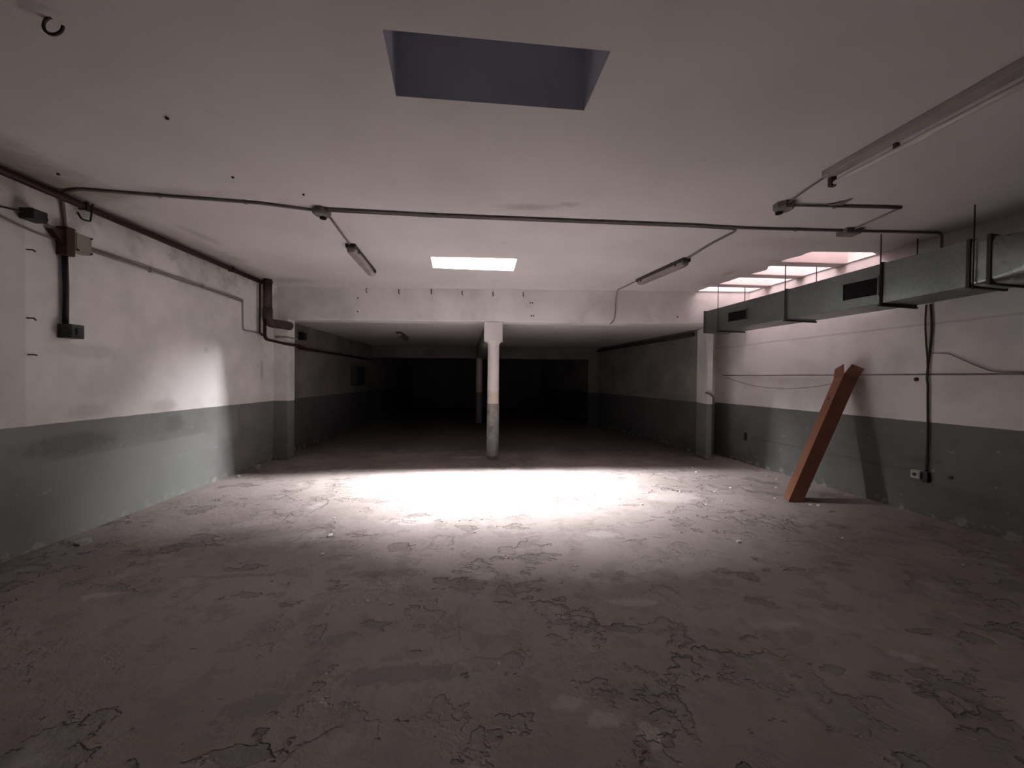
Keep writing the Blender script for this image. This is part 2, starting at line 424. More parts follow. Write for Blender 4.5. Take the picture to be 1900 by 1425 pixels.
def wall(name, pts, z0, z1, mat, label=None):
    v = [(x, y, z) for x, y in pts for z in (z0, z1)]
    f = [(2*i, 2*i+2, 2*i+3, 2*i+1) for i in range(len(pts)-1)]
    return struct(obj(name, v, f, mat), label)
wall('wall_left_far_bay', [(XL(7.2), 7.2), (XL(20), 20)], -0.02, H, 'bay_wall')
wall('wall_left', [(XL(-3), -3), (XL(7.2), 7.2)], -0.02, H, 'wall_left', 'whitewashed left wall with grey dado')
wall('wall_right', [(XR(-3), -3), (XR(8.0), 8.0)], -0.02, H + 1.0, 'wall_right', 'whitewashed right wall with grey dado')
wall('wall_recess', [(XR(8.0), 8.0), (XD(8.0), 8.0)], -0.02, H, 'paint')
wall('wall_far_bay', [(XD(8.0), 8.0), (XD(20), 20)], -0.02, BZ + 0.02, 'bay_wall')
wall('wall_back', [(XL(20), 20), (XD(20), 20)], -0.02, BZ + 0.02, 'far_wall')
wall('wall_behind', [(XL(-3), -3), (XR(-3), -3)], -0.02, H, 'paint')
struct(obj('ceiling_far_bay', [(XL(7.4), 7.4, BZ+.02), (4.5, 7.4, BZ+.02), (4.5, 20, BZ+.02), (XL(20), 20, BZ+.02)], [(0, 1, 2, 3)], 'ceiling'))

b = MB().box(XL(7.1)-.1, XR(7.1)+.02, 7.10, 7.46, BZ, H+0.6).build('beam', 'paint'); bevel(b, 0.012)
struct(b, 'white concrete beam across the hall')
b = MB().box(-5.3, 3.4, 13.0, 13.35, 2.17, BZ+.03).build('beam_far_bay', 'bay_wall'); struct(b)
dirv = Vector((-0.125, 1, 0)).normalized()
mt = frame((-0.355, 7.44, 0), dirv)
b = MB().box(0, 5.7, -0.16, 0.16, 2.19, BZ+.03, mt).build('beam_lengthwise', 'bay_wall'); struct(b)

# piers carrying the beam
p = MB().box(-4.40, -4.03, 6.98, 7.2, -0.01, BZ).build('pier', 'paint'); bevel(p, 0.012); struct(p, 'white pier with grey dado below the beam, left')
mt = frame((3.70, 7.36, 0), (0.17, 1, 0))
p = MB().box(0, 0.66, -0.10, 0.0, -0.01, BZ, mt).build('pier', 'paint'); bevel(p, 0.01); struct(p, 'white pier with grey dado below the beam, right')
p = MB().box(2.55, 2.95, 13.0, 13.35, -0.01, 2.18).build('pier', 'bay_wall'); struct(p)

# column
def column(cx, cy, label):
    t = thing('column', label, 'column', (cx, cy, 0))
    n = 24; prof = [(0.0, 0.116), (0.10, 0.112), (0.5, 0.114), (0.98, 0.113), (1.03, 0.110), (1.04, 0.107), (1.6, 0.106), (2.13, 0.106), (2.15, 0.110), (2.175, 0.125), (2.195, 0.135)]
    v = [(cx + r*math.cos(2*math.pi*k/n), cy + r*math.sin(2*math.pi*k/n), z-0.008) for z, r in prof for k in range(n)]
    f = [(i*n+k, i*n+(k+1) % n, (i+1)*n+(k+1) % n, (i+1)*n+k) for i in range(len(prof)-1) for k in range(n)] + [tuple(range(n))]
    obj('shaft', v, f, 'column', t, True)
    c = MB().box(cx-.168, cx+.168, cy-.168, cy+.168, 2.185, BZ).build('capital', 'column', t); bevel(c, 0.008)
    return t
column(-0.352, 7.262, 'slender round white column with grey foot in front of the dark bay')
column(-1.12, 13.17, 'dim second column standing deep in the dark bay')

# ------------------------------------------------------------------ light shafts in the ceiling
def shaft(name, q, h, mat, label):
    o = obj(name, [(x, y, H) for x, y in q] + [(x, y, H+h) for x, y in q], [(i, (i+1) % 4, 4+(i+1) % 4, 4+i) for i in range(4)], mat)
    return struct(o, label)
def lerp(a, b, t): return (a[0]+(b[0]-a[0])*t, a[1]+(b[1]-a[1])*t)

s1 = shaft('window_1', near_q, 0.42, 'shaft_dark', 'closed dark rectangular light shaft in the ceiling nearest the camera')
obj('lid', [(x, y, H+.42) for x, y in near_q], [(0, 1, 2, 3)], 'shaft_dark', s1)
SH = 0.41
A, B_, C_, D = far_q
z = H + SH; zf = z + 0.10
p0, p1 = lerp(D, A, 0.11), lerp(C_, B_, 0.11)
m0, mf = lerp(p0, p1, 0.04), lerp(D, C_, 0.04)        # end of the slot masked by an added board, to steer the light
s2 = obj('window_2', [(*A, H), (*B_, H), (*C_, H), (*D, H), (*A, z), (*B_, z), (*C_, zf), (*D, zf), (*p0, z), (*p1, z)],
         [(1, 2, 6, 9, 5), (2, 3, 7, 6), (3, 0, 4, 8, 7)], 'shaft_white')
struct(s2, 'bright daylit light shaft in the ceiling before the beam')
obj('near_side', [(*A, H), (*B_, H), (*B_, z), (*A, z)], [(0, 1, 2, 3)], 'shaft_dark', s2)
obj('lid', [(*A, z), (*B_, z), (*p1, z), (*p0, z)], [(0, 1, 2, 3)], 'shaft_dark', s2)
obj('board', [(*p0, z), (*m0, z), (*mf, zf), (*D, zf)], [(0, 1, 2, 3)], 'shaft_dark', s2)  # unseen, added to hold light back at this end of the slot
obj('pane', [(*m0, z), (*p1, z), (*C_, zf), (*mf, zf)], [(0, 1, 2, 3)], 'pane', s2)   # sloped glazed slot over the far side

# ribbed roof light along the right wall
TOP = H + 0.95
o = obj('window_3', [(4.9, 4.88, H), (rl(4.88)-.03, 4.88, H), (rl(7.1)-.03, 7.1, H), (4.9, 4.88, TOP), (rl(4.88)-.03, 4.88, TOP), (rl(7.1)-.03, 7.1, TOP)],
        [(0, 1, 4, 3), (1, 2, 5, 4)], 'rib')
struct(o, 'ribbed roof light with pink daylight above the duct')
obj('pane', [(rl(4.88)-.04, 4.88, TOP), (4.75, 4.88, TOP), (4.45, 7.1, TOP), (rl(7.1)-.04, 7.1, TOP)], [(0, 1, 2, 3)], 'pink', o)
for (x0, y0), (x1, y1) in (((3.52, 5.36), (4.62, 5.42)), ((3.40, 5.98), (4.50, 6.05)), ((3.30, 6.60), (4.42, 6.68))):
    mt = frame((x0-.05, y0, 0), (x1-x0, y1-y0, 0))
    L = math.hypot(x1-x0, y1-y0) + .08
    r = MB().box(0, L, -0.09, 0.09, H-.012, H+.42, mt).build('rib', 'rib', o); bevel(r, 0.01)

# ------------------------------------------------------------------ galvanised air duct
def duct():
    P = lambda y: Vector((4.05 - 0.232*(y-4.28), y, 0))
    t = thing('air_duct', 'long galvanised sheet-metal air duct hung along the right wall', 'duct', tuple(P(4.28) + Vector((0.3, 0, 2.36))))
    d = (P(3) - P(6)).normalized(); n = Vector((d.y, -d.x, 0))
    if n.x < 0: n = -n                             # towards the wall
    W = 0.50
    sec = [(6.95, 2.365, 2.735), (5.40, 2.37, 2.775), (4.28, 2.375, 2.81), (3.60, 2.40, 2.82)]
    def ring(y, z0, z1, grow=0.0):
        p = P(y)
        return [p - n*grow + Vector((0, 0, z0-grow)), p + n*(W+grow) + Vector((0, 0, z0-grow)), p + n*(W+grow) + Vector((0, 0, z1+grow)), p - n*grow + Vector((0, 0, z1+grow))]
    for a, b in zip(sec, sec[1:]):
        r0, r1 = ring(*a), ring(*b)
        f = [(0, 1, 5, 4), (1, 2, 6, 5), (2, 3, 7, 6), (3, 0, 4, 7)]
        if a is sec[0]: f.append((0, 1, 2, 3))
        obj('duct_section', r0 + r1, f, 'duct', t)
    # rounded transition towards the camera
    vs, N = [], 24
    stations = [(3.60, 0.0), (3.44, 0.25), (3.25, 1.0), (2.2, 1.0), (1.0, 1.0)]
    for y, k in stations:
        p = P(y)
        ctr = p + n*(W/2) + Vector((0, 0, 2.61)); hw, hh = W/2, 0.21
        for i in range(N):
            a = 2*math.pi*i/N; c, s_ = math.cos(a), math.sin(a)
            e = 0.12 + 0.50*k                   # superellipse exponent: box -> rounded
            vs.append(ctr + n*hw*(1 if c > 0 else -1)*abs(c)**e + Vector((0, 0, hh*(1 if s_ > 0 else -1)*abs(s_)**e)))
    fs = [(j*N+i, j*N+(i+1) % N, (j+1)*N+(i+1) % N, (j+1)*N+i) for j in range(len(stations)-1) for i in range(N)]
    obj('duct_section', vs, fs, 'bright_duct', t, True)
    for y, z0, z1 in ((6.95, 2.365, 2.735), (5.40, 2.37, 2.775), (4.28, 2.375, 2.81), (3.60, 2.40, 2.82), (3.47, 2.40, 2.82)):
        g = 0.014; p0 = ring(y+.012, z0, z1, g); p1 = ring(y-.012, z0, z1, g); i0 = ring(y+.012, z0, z1, -.01); i1 = ring(y-.012, z0, z1, -.01)
        f = []
        for i in range(4):
            j = (i+1) % 4
            f += [(i, j, 4+j, 4+i), (8+i, 8+j, 12+j, 12+i), (i, j, 8+j, 8+i), (4+i, 4+j, 12+j, 12+i)]
        obj('flange', p0 + p1 + i0 + i1, f, 'dark_metal' if y < 5 else 'duct', t)
    # air grilles in the side
    for ya, yb, z0, z1 in ((6.40, 6.05, 2.475, 2.62), (4.66, 4.31, 2.475, 2.665)):
        a, b = P(ya) - n*0.004, P(yb) - n*0.004
        g = obj('grille', [a + Vector((0, 0, z0)), b + Vector((0, 0, z0)), b + Vector((0, 0, z1)), a + Vector((0, 0, z1))], [(0, 1, 2, 3)], 'void', t)
        fr = MB()
        m_ = frame(a + Vector((0, 0, 0)), b - a); LL = (b-a).length
        fr.box(-.012, LL+.012, -.012, .004, z0-.012, z0, m_).box(-.012, LL+.012, -.012, .004, z1, z1+.012, m_)
        fr.box(-.012, 0, -.012, .004, z0, z1, m_).box(LL, LL+.012, -.012, .004, z0, z1, m_)
        fr.build('grille_frame', 'duct', g)
    # hanger rods to the ceiling and ribs
    for y, side in ((6.62, 0), (6.62, 1), (5.40, 0), (5.40, 1), (4.28, 0), (4.28, 1), (3.56, 0)):
        p = P(y) + n*(W+.02 if side else -.02)
        top = H
        MB().tube([p + Vector((0, 0, 2.36)), p + Vector((0, 0, top + (0.02 if y > 5 else 0.0)))], 0.006, 6).build('hanger_rod', 'dark_metal', t)
    for y, z in ((6.62, 2.352), (5.40, 2.352), (4.28, 2.352)):
        a = P(y) - n*0.03; m_ = frame(a, n)
        MB().box(0, W+.06, -.015, .015, z-.012, z+.006, m_).build('hanger_bar', 'dark_metal', t)
duct()

# ------------------------------------------------------------------ pipes and conduits
def pipe(name, label, cat, pts, r, mat, fillet=0.05, n=8, group=None, clips=(), smooth=True):
    o = MB().tube(pts, r, n, fillet).build(name, mat, None, smooth)
    tag(o, label, cat, group)
    for c, d in clips:                             # saddle clips: centre, direction of the pipe
        mt = frame(c, d)
        k = MB().box(-.012, .012, -r-.006, r+.006, -r-.003, r+.003, mt).build('clip', mat, o); bevel(k, 0.003)
    return o
CZ = H - 0.014
# along the left wall
YL = lambda y, off: Vector((XL(y) + off, y, 0))
def lw(y, z, off): v = YL(y, off); v.z = z; return v
pipe('water_pipe', 'dark red painted pipe running below the ceiling along the left wall', 'pipe',
     [lw(0.2, 3.06, .078), lw(6.48, 3.06, .078)], 0.033, 'oxide', 0, 10,
     clips=[(lw(y, 3.06, .078), (-.066, 1, 0)) for y in (2.2, 3.62, 5.7)])
dp = thing('drain_pipe', 'thick brown drain pipe dropping from the ceiling beside the left end of the beam', 'pipe', (-4.12, 6.56, 2.35))
MB().tube([(-4.135, 6.56, H), (-4.135, 6.56, 2.62)], 0.068, 16).build('downpipe', 'brown_pipe', dp, True)
MB().tube([(-4.135, 6.56, 2.64), (-4.135, 6.56, 2.40), (-4.0, 6.86, 2.40), (-3.98, 6.95, 2.40)], 0.076, 16, 0.10).build('elbow', 'brown_pipe', dp, True)
MB().tube([(-4.135, 6.56, 3.10), (-4.135, 6.56, 3.075)], 0.078, 16).build('collar', 'dark_metal', dp, True)
pipe('water_pipe', 'thin dark red pipe dropping beside the drain pipe and bending into the dark bay', 'pipe',
     [(-4.13, 6.48, 2.45), (-4.13, 6.48, 2.12), (-4.09, 6.92, 2.09), (-3.99, 6.95, 2.07), (-3.97, 7.3, 2.07), (XL(7.6)+.06, 7.75, 2.07), (XL(12.9)+.06, 12.9, 2.07)], 0.026, 'oxide', 0.07, 8)
pipe('water_pipe', 'thinner red pipe hugging the brown drain pipe', 'pipe',
     [(-4.20, 6.46, 3.04), (-4.20, 6.46, 2.2), (-4.18, 6.62, 2.16)], 0.013, 'oxide', 0.05, 8)
for dz, ofs, lab in ((0.0, .02, 'upper of two grey conduits running along the left wall'), (-0.028, .02, 'lower of two grey conduits running along the left wall')):
    pts = [lw(3.66, 2.715+dz, ofs), lw(6.04, 2.685+dz, ofs)]
    if dz == 0: pts += [lw(6.07, 2.68, .016), lw(6.08, 2.22, .016), lw(6.62, 2.215, .016)]
    pipe('conduit', lab, 'conduit', pts, 0.012, 'pale_conduit', 0.04, clips=[(lw(y, 2.70+dz, .02), (-.066, 1, 0)) for y in (4.4, 5.2)])
pipe('conduit', 'grey conduit along the top of the left pier going into the dark bay', 'conduit',
     [(-4.25, 6.965, 2.20), (-4.02, 6.965, 2.20), (-3.99, 7.05, 2.19), (-3.995, 7.22, 2.19)], 0.011, 'pale_conduit', 0.03)

# junction box on the left wall with trunking and switch
def wall_box(name, label, cat, c, along, up, depth, mat, lid_mat=None, side='L', screws=False, parent=None):
    """box fixed to a wall; along = size along the wall, up = height"""
    if side == 'L': xd = Vector((-.066, 1, 0)).normalized()
    else: xd = Vector((.145, -1, 0)).normalized()
    m_ = frame(c, xd)                              # local y: left wall -> -x ; right wall -> +x
    s = 1 if side == 'L' else 1
    t = thing(name, label, cat, tuple(c))
    bdy = MB().box(-along/2, along/2, -depth/2, depth/2, -up/2, up/2, m_).build('body', mat, t); bevel(bdy, 0.006)
    lid = MB().box(-along*.44, along*.44, -depth/2-.006, -depth/2+.002, -up*.44, up*.44, m_).build('lid', lid_mat or mat, t); bevel(lid, 0.003)
    return t, m_
t, m_ = wall_box('junction_box', 'yellowed junction box on the left wall where the conduits meet', 'junction box', lw(3.60, 2.70, .05), 0.15, 0.17, 0.09, 'beige')
for a, z in ((-.06, -.07), (.06, -.07), (.06, .07)):
    MB().tube([m_ @ Vector((a, -.050, z)), m_ @ Vector((a, -.062, z))], .009, 8).build('screw', 'dark_metal', t)
tr = MB().box(-.035, .035, -.045, .045, -.13, .12, frame(lw(3.49, 2.69, .05), (-.066, 1, 0)))
tr.add([lw(3.50, 2.60, .01), lw(3.36, 2.76, .01), lw(3.47, 2.78, .01), lw(3.50, 2.60, .07), lw(3.38, 2.76, .05), lw(3.47, 2.78, .07)], [(0, 1, 2), (3, 5, 4), (0, 3, 4, 1), (1, 4, 5, 2), (2, 5, 3, 0)])
tag(tr.build('cable_trunking', 'rust'), 'rusty brown cable trunking block beside the yellowed junction box', 'trunking')
pipe('conduit', 'black vertical conduit dropping to the black switch box on the left wall', 'conduit',
     [lw(3.50, 2.58, .03), lw(3.505, 2.3, .034), lw(3.505, 1.94, .03)], 0.021, 'black', 0, 10, clips=[(lw(3.505, 2.50, .03), (0, 0, 1)), (lw(3.505, 2.04, .03), (0, 0, 1))])
t, m_ = wall_box('switch_box', 'square black switch box at the foot of the black conduit', 'switch', lw(3.525, 1.885, .056), 0.125, 0.125, 0.11, 'black')
MB().box(-.02, .02, -.075, -.055, -.03, .03, m_).build('rocker', 'black', t)
pipe('conduit', 'grey conduit rising from the yellowed junction box and crossing the ceiling to the round box', 'conduit',
     [lw(3.52, 2.78, .02), lw(3.50, 3.0, .02), lw(3.47, CZ, .03), (-3.8, 3.418, CZ), (-2.385, 3.65, CZ), (-1.95, 3.79, CZ)], 0.013, 'steel', 0.06,
     clips=[((-3.2, 3.515, CZ), (1, .16, 0)), ((-2.5, 3.631, CZ), (1, .2, 0))])
# bulkhead lamp and cables at the left edge
t, m_ = wall_box('bulkhead_lamp', 'small black bulkhead fitting on the left wall at the picture edge', 'lamp', lw(3.235, 2.81, .06), 0.12, 0.09, 0.10, 'black')
MB().tube([m_ @ Vector((.05, 0, 0)), m_ @ Vector((.085, 0, -.005))], .028, 10).build('gland', 'black', t)
pipe('cable', 'slack dark cable looping from the picture edge to the black bulkhead fitting', 'cable',
     [lw(2.2, 2.84, .02), lw(2.7, 2.74, .03), lw(2.95, 2.76, .03), lw(3.03, 2.80, .03), lw(3.18, 2.815, .05)], 0.008, 'dark_metal', 0.08)
pipe('cable', 'grey cable between the black bulkhead fitting and the junction box', 'cable',
     [lw(3.30, 2.80, .05), lw(3.40, 2.775, .03), lw(3.53, 2.765, .03)], 0.010, 'steel', 0.05)
pipe('cable', 'grey cable sagging along the left wall below the bulkhead fitting', 'cable',
     [lw(1.8, 2.78, .015), lw(3.0, 2.745, .015), lw(3.12, 2.715, .015), lw(3.30, 2.69, .015), lw(3.44, 2.685, .015)], 0.010, 'steel', 0.06)
# pegs left over on the wall
for y, z, dz, lab_ in ((3.235, 2.53, -.004, 'topmost'), (3.235, 1.963, -.006, 'middle'), (3.241, 1.658, .008, 'lowest')):
    mb = MB().tube([lw(y, z, -.005), lw(y+.01, z, .045), lw(y+.012, z-.012+dz, .062)], 0.006, 6)
    tag(mb.build('wall_peg', 'dark_metal'), lab_ + ' of three rusty pegs in the left wall at the picture edge', 'peg', 'pegs left in the left wall')
t_ = MB().tube([lw(3.62, 3.0, .02), lw(3.63, 2.94, .05), lw(3.66, 2.93, .1), lw(3.67, 3.10, .11)], 0.008, 6, .02).build('pipe_bracket', 'black')
tag(t_, 'black bracket holding the dark red pipe above the junction box', 'bracket')

# ceiling runs
def round_box(name, label, c, r, mat, ang=0.0):
    t = thing(name, label, 'junction box', c)
    n = 8; cx, cy, cz = c
    vs = []
    for z, k in ((H, 1.0), (H-.045, 1.0), (H-.06, .86)):
        vs += [(cx + r*k*math.cos(ang + 2*math.pi*(i+.5)/n), cy + r*k*math.sin(ang + 2*math.pi*(i+.5)/n), z) for i in range(n)]
    fs = [(j*n+i, j*n+(i+1) % n, (j+1)*n+(i+1) % n, (j+1)*n+i) for j in range(2) for i in range(n)] + [tuple(2*n + i for i in range(n))]
    obj('body', vs, fs, mat, t)
    MB().tube([(cx-.01, cy+r*.55, H-.035), (cx-.01, cy+r*.55, H-.075)], r*.36, 10).build('knockout', 'void', t)
    return t
JB1 = (-1.87, 3.80, H)
round_box('junction_box', 'grey junction box on the ceiling above the left light fitting', JB1, 0.085, 'box_grey')
pipe('conduit', 'front conduit of the pair crossing the ceiling to the right wall', 'conduit',
     [(-1.80, 3.765, CZ), (-0.8, 3.870, CZ), (0.25, 3.945, CZ), (1.9, 4.055, CZ), (2.45, 4.12, CZ), (3.6, 4.165, CZ), (4.60, 4.19, CZ), (4.60, 4.19, 2.86)], 0.013, 'steel', 0.05,
     clips=[((-0.8, 3.87, CZ), (1, .08, 0)), ((0.9, 3.99, CZ), (1, .07, 0)), ((3.0, 4.14, CZ), (1, .04, 0))])
pipe('conduit', 'rear conduit of the pair on the ceiling bending off to the right light fitting', 'conduit',
     [(-1.80, 3.80, CZ), (-0.8, 3.905, CZ), (0.25, 3.98, CZ), (1.9, 4.09, CZ), (2.40, 4.15, CZ), (2.33, 4.6, CZ), (2.292, 5.115, CZ-.01)], 0.012, 'steel', 0.10)
pipe('conduit', 'short conduit from the ceiling junction box to the left light fitting', 'conduit',
     [(-1.855, 3.90, CZ), (-1.98, 4.70, CZ-.012)], 0.011, 'steel', 0)
pipe('conduit', 'bent conduit from the right light fitting down the beam face to a cut end', 'conduit',
     [(2.02, 6.33, CZ), (1.88, 7.02, CZ), (1.875, 7.085, 3.02), (1.865, 7.085, 2.72), (1.845, 7.085, 2.58), (1.77, 7.06, 2.515)], 0.012, 'pale_conduit', 0.05)
t = thing('junction_box', 'square junction box where the ceiling conduits cross near the roof light', 'junction box', (3.585, 4.17, H))
b = MB().box(3.50, 3.68, 4.10, 4.24, H-.05, H).build('body', 'box_grey', t); bevel(b, .006)
MB().box(3.515, 3.665, 4.115, 4.225, H-.056, H-.05).build('lid', 'box_grey', t)
round_box('junction_box', 'grey junction box on the ceiling beyond the long fluorescent batten', (2.47, 3.575, H), 0.085, 'box_grey')
pipe('conduit', 'straight conduit stub running right from the box beyond the batten', 'conduit',
     [(2.54, 3.575, CZ), (3.57, 3.60, CZ)], 0.013, 'steel', 0, clips=[((2.95, 3.586, CZ), (1, .02, 0))])
br = MB().add([(2.86, 3.575, CZ), (3.0, 3.575, CZ), (3.0, 3.45, H), (2.86, 3.59, CZ-.004), (3.0, 3.59, CZ-.004), (3.0, 3.46, H-.006)], [(0, 1, 2), (3, 5, 4), (0, 3, 4, 1), (1, 4, 5, 2), (2, 5, 3, 0)]).build('conduit_bracket', 'steel')
tag(br, 'small triangular metal bracket on the conduit stub beyond the batten', 'bracket')
pipe('cable', 'thin cable from the ceiling box to the end of the fluorescent batten', 'cable', [(2.46, 3.51, CZ-.01), (2.455, 3.22, CZ), (2.45, 3.04, CZ)], 0.007, 'steel', 0.03)
pipe('conduit', 'short conduit linking the two ceiling runs near the roof light', 'conduit', [(3.588, 4.12, CZ), (3.586, 3.86, CZ), (3.57, 3.62, CZ)], 0.009, 'pale_conduit', 0)

# ------------------------------------------------------------------ light fittings
def fitting(label, a, b):
    a, b = Vector(a), Vector(b)
    t = thing('light_fitting', label, 'light fitting', tuple((a+b)/2))
    L = (b-a).length; m_ = frame(a, b-a)
    o = MB().box(0, L, -.062, .062, -.052, 0, m_).build('housing', 'tray', t); bevel(o, .012)
    N, S = 12, [(0.03, .82), (0.08, 1.0), (L-.08, 1.0), (L-.03, .82)]
    vs, fs = [], []
    for x, k in S:
        for i in range(N+1):
            an = math.pi*i/N; vs.append(m_ @ Vector((x, .058*k*math.copysign(abs(math.cos(an))**.6, math.cos(an)), -.052 - .055*k*math.sin(an)**.7)))
    for j in range(len(S)-1):
        fs += [(j*(N+1)+i, j*(N+1)+i+1, (j+1)*(N+1)+i+1, (j+1)*(N+1)+i) for i in range(N)]
    fs += [tuple(range(N+1)), tuple(3*(N+1)+i for i in range(N+1))]
    d = obj('diffuser', vs, fs, 'diffuser', t, True)
    for x in (0.16, L-.16):
        MB().box(x-.012, x+.012, -.068, .068, -.075, -.035, m_).build('clip', 'dark_metal', t)
    MB().tube([m_ @ Vector((-.03, 0, -.025)), m_ @ Vector((.01, 0, -.025))], .016, 8).build('gland', 'black', t)
    return t
fitting('unlit fluorescent fitting on the ceiling left of the bright light shaft', (-1.99, 4.75, H), (-2.145, 5.93, H))
fitting('unlit fluorescent fitting on the ceiling right of the bright light shaft', (2.30, 5.16, H), (2.035, 6.30, H))
fitting('dim fluorescent fitting on the ceiling of the dark bay', (-2.62, 8.95, BZ+.02), (-2.77, 10.15, BZ+.02))

t = thing('fluorescent_batten', 'long white fluorescent batten on the ceiling at upper right', 'light fitting', (2.45, 2.3, H))
a, b = Vector((2.42, 3.03, H)), Vector((2.66, 1.25, H)); L = (b-a).length; m_ = frame(a, b-a)
o = MB().box(0, L, -.045, .045, -.05, 0, m_).build('housing', 'batten', t); bevel(o, .006)
MB().tube([m_ @ Vector((.03, .035, -.095)), m_ @ Vector((L-.03, .035, -.095))], .017, 12).build('tube', 'tube', t, True)
for x in (0.0, L-.03):
    MB().box(x, x+.03, .012, .058, -.118, -.03, m_).build('lamp_holder', 'tray', t)
MB().box(0.45, 0.47, .02, .05, -.09, -.05, m_).build('tube_clip', 'tray', t)

# ------------------------------------------------------------------ hooks, bolts and marks
ORD = ('first', 'second', 'third', 'fourth', 'fifth', 'sixth', 'seventh')
for k_, (x, z) in enumerate(((-2.663, 3.075), (-2.073, 3.062), (-1.483, 3.066), (-0.922, 3.05), (-0.362, 3.04), (0.189, 3.038))):
    mb = MB().tube([(x, 7.105, z+.035), (x, 7.07, z+.035), (x-.004, 7.055, z+.005), (x+.002, 7.07, z-.03), (x, 7.105, z-.035)], .008, 6)
    tag(mb.build('wall_hook', 'dark_metal'), ORD[k_] + ' small dark hook from the left in the row along the beam', 'hook', 'hooks along the beam')
for x, z, lab_ in ((-2.829, 2.942, 'upper bolt of the left pair on the beam below the first hook'), (-2.828, 2.697, 'lower bolt of the left pair on the beam below the first hook'),
                (0.318, 2.888, 'left bolt of the upper pair on the beam right of the last hook'), (0.358, 2.888, 'right bolt of the upper pair on the beam right of the last hook'),
                (0.338, 2.653, 'left bolt of the lower pair near the beam edge right of the column'), (0.378, 2.650, 'right bolt of the lower pair near the beam edge right of the column'),
                (3.007, 2.662, 'lone dark bolt on the beam left of the duct end')):
    mb = MB().tube([(x, 7.105, z), (x, 7.085, z)], .012, 8)
    tag(mb.build('anchor_bolt', 'dark_metal'), lab_, 'bolt', 'anchor bolts in the beam')
for x, y, lab_ in ((-2.201, 2.478, 'dark bolt in the ceiling left of the dark shaft, nearest the camera'), (-2.305, 3.201, 'dark bolt in the ceiling just in front of the crossing conduit'),
                  (-3.711, 3.18, 'dark bolt in the stained ceiling above the bulkhead fitting'), (-1.881, 3.489, 'dark bolt in the ceiling in front of the left junction box')):
    mb = MB().tube([(x, y, H+.002), (x, y, H-.012)], .010, 8)
    tag(mb.build('anchor_bolt', 'dark_metal'), lab_, 'bolt', 'anchor bolts in the ceiling')
pts = [Vector((-2.12 + .045*math.cos(a), 1.80, H-.035 + .04*math.sin(a))) for a in (math.radians(d) for d in range(100, 361, 20))]
tag(MB().tube([(-2.127, 1.80, H)] + pts, .007, 6).build('ceiling_hook', 'dark_metal'), 'open ring hook in the ceiling at the upper left', 'hook')

# ------------------------------------------------------------------ right wall wiring
def rw(y, z, off): return Vector((XR(y) - off, y, z))
pipe('conduit', 'thin grey conduit running level along the right wall', 'conduit', [rw(7.75, 1.606, .014), rw(4.4, 1.60, .014), rw(1.0, 1.585, .014)], 0.009, 'steel', 0, 6)
for k, (o1, lab) in enumerate(((0.0, 'dark cable hanging from the duct down to the white socket'), (0.022, 'second dark cable twisted round the one hanging from the duct'))):
    pts = []
    for i in range(28):
        z = 2.39 - (2.39-(0.50 if k == 0 else 1.55))*i/27
        wv = 0.016*math.sin(z*5.2 + k*2.6)*(1 if z > 1.5 else .35)
        pts.append(rw(4.37 + wv + o1*(1 if z > 1.5 else 0), z, .022 + .006*k))
    pipe('cable', lab, 'cable', pts, 0.011 if k == 0 else .009, 'dark_metal', 0, 6)
pipe('cable', 'loose wire slanting down from the hanging cables to the wall conduit', 'cable', [rw(4.36, 1.84, .02), rw(4.20, 1.825, .02), rw(4.0, 1.70, .02), rw(3.86, 1.625, .02), rw(3.5, 1.605, .026)], 0.006, 'steel', .03, 6)
pts = []
for i in range(20):
    u = i/19; y = 7.65 + (5.36-7.65)*u
    pts.append(rw(y, 1.575 + (1.51-1.575)*u - 0.62*u*(1-u), .012))
pipe('cable', 'thin wire sagging below the wall conduit behind the cardboard box', 'cable', pts, 0.005, 'pale_conduit', 0, 6)
t, m_ = wall_box('socket', 'off-white wall socket low on the right wall under the hanging cable', 'socket', rw(4.455, .452, .028), 0.095, 0.095, 0.05, 'socket', side='R')
MB().tube([m_ @ Vector((0, -.026, 0)), m_ @ Vector((0, -.036, 0))], .02, 10).build('insert', 'dark_metal', t)
wall_box('cable_box', 'small black box beside the low wall socket', 'box', rw(4.365, .44, .024), 0.05, 0.12, 0.04, 'black', side='R')
for y, z, r, lab_ in ((4.165, .485, .018, 'dark bolt low on the right wall just right of the socket'), (4.52, .49, .012, 'tiny dark bolt low on the right wall just left of the socket'),
                     (4.50, 1.545, .022, 'dark bolt on the right wall just below the level conduit')):
    tag(MB().tube([rw(y, z, -.002), rw(y, z, .014)], r, 8).build('anchor_bolt', 'dark_metal'), lab_, 'bolt', 'bolts in the right wall')
tag(MB().box(-.02, .02, -.02, .02, -.07, .07, frame(rw(7.11, .486, .018), (.145, -1, 0))).build('pipe_stub', 'dark_metal'), 'small dark fixing low on the right wall next to the pier', 'fixing')
pipe('hose', 'short bent grey hose stub hanging by the right pier at dado height', 'hose',
     [(3.66, 7.33, 1.275), (3.74, 7.33, 1.265), (3.82, 7.36, 1.20), (3.845, 7.38, 1.06)], .022, 'steel', .06, 10)

# ------------------------------------------------------------------ far bay fittings
pipe('water_pipe', 'dark pipe under the ceiling along the right side of the dark bay', 'pipe', [(XD(8.05)-.09, 8.05, 2.45), (XD(12.9)-.09, 12.9, 2.45)], .04, 'dark_metal', 0, 10)
t, m_ = wall_box('electric_cabinet', 'dark cabinet on the left wall deep in the dark bay', 'cabinet', lw(11.3, 1.53, .09), .75, .56, .16, 'tray')
t, m_ = wall_box('junction_box', 'dark box high on the left wall just inside the dark bay', 'junction box', lw(7.95, 2.32, .06), .16, .16, .10, 'black')

